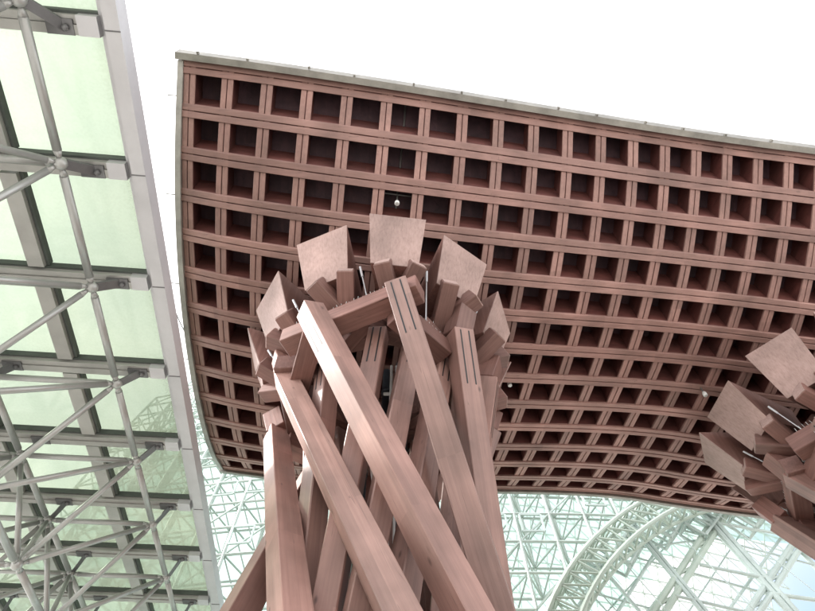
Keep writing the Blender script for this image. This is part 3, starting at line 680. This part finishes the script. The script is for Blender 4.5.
def gantry(x0, y0, x1, y1, w, label):
    """service ladder frame: two side rails, rungs and a mesh floor, between two pixels"""
    b = MB(); A, B = sp(x0, y0, 0.95), sp(x1, y1, 0.95); d = (B - A).normalized(); o = d.cross(V((0, 1, 0))).normalized()*w; n = d.cross(o).normalized()*0.55
    for s0 in (-1, 1):
        for t0 in (0, 1): b.tube(A + o*s0 + n*t0, B + o*s0 + n*t0, 0.05, 6)
    k = 4
    for q in range(k + 1):
        p = A.lerp(B, q/k)
        for t0 in (0, 1): b.tube(p - o + n*t0, p + o + n*t0, 0.05, 6)
        for s0 in (-1, 1): b.tube(p + o*s0, p + o*s0 + n, 0.04, 6)
    b.build('service_gantry', M_gantry, scr)
for q in ((618, 572, 640, 534, .26), (658, 545, 674, 522, .28), (690, 541, 714, 510, .36), (738, 532, 758, 508, .40), (583, 580, 596, 562, .26)): gantry(*q, None)

# ------------------------------------------------------------------ light
w = bpy.data.worlds.new('World'); scene.world = w; w.use_nodes = True
nt = w.node_tree; L = nt.links.new
bg = nt.nodes['Background']
SUN_EL, SUN_AZ = R(39), R(-86)      # azimuth measured from +Y towards +X
sky = N(nt, 'ShaderNodeTexSky', sky_type='NISHITA'); sky.sun_disc = False; sky.sun_elevation = SUN_EL; sky.sun_rotation = SUN_AZ; sky.dust_density = 3.0; sky.air_density = 1.0
bw = N(nt, 'ShaderNodeRGBToBW'); L(sky.outputs[0], bw.inputs[0])
tcw = N(nt, 'ShaderNodeTexCoord'); cn = N(nt, 'ShaderNodeTexNoise'); cn.inputs['Scale'].default_value = 2.2; cn.inputs['Detail'].default_value = 7; L(tcw.outputs['Generated'], cn.inputs['Vector'])
cf = N(nt, 'ShaderNodeMapRange'); cf.inputs[1].default_value = 0.32; cf.inputs[2].default_value = 0.5; cf.inputs[3].default_value = 0.45; cf.inputs[4].default_value = 0.92; L(cn.outputs[0], cf.inputs[0])
cl = N(nt, 'ShaderNodeMath', operation='MULTIPLY'); cl.inputs[1].default_value = 1.4; L(bw.outputs[0], cl.inputs[0])
ca = N(nt, 'ShaderNodeMath', operation='ADD'); ca.inputs[1].default_value = 3.0; L(cl.outputs[0], ca.inputs[0])
cc = N(nt, 'ShaderNodeCombineColor'); [L(ca.outputs[0], cc.inputs[k]) for k in range(3)]
gd = N(nt, 'ShaderNodeVectorMath', operation='DOT_PRODUCT'); gd.inputs[1].default_value = V((11.6, 15.0, 7.6)).normalized(); L(tcw.outputs['Generated'], gd.inputs[0])
gm = N(nt, 'ShaderNodeMapRange'); gm.interpolation_type = 'SMOOTHSTEP'; gm.inputs[1].default_value = 0.965; gm.inputs[2].default_value = 0.998; gm.inputs[3].default_value = 1.0; gm.inputs[4].default_value = 0.12; L(gd.outputs['Value'], gm.inputs[0])
cg = N(nt, 'ShaderNodeMath', operation='MULTIPLY'); L(cf.outputs[0], cg.inputs[0]); L(gm.outputs[0], cg.inputs[1])
L(mixc(nt, cg.outputs[0], sky.outputs[0], cc.outputs[0]), bg.inputs[0]); bg.inputs[1].default_value = 0.12
sl = bpy.data.lights.new('sun', 'SUN'); sl.energy = 2.0; sl.angle = R(4); sl.color = (1.0, 0.95, 0.88)
so = bpy.data.objects.new('sun', sl); COL.objects.link(so)
sd = V((math.sin(SUN_AZ)*math.cos(SUN_EL), math.cos(SUN_AZ)*math.cos(SUN_EL), math.sin(SUN_EL)))
so.rotation_euler = sd.to_track_quat('Z', 'Y').to_euler(); so.location = (-20, -20, 40)

scene.view_settings.view_transform = 'Standard'; scene.view_settings.look = 'None'; scene.view_settings.gamma = 1; scene.view_settings.use_curve_mapping = False
scene.view_settings.exposure = 1.75
scene.render.engine = 'CYCLES'
cy = scene.cycles; cy.use_denoising = True; cy.max_bounces = 10; cy.diffuse_bounces = 6; cy.transparent_max_bounces = 24; cy.caustics_reflective = False; cy.caustics_refractive = False
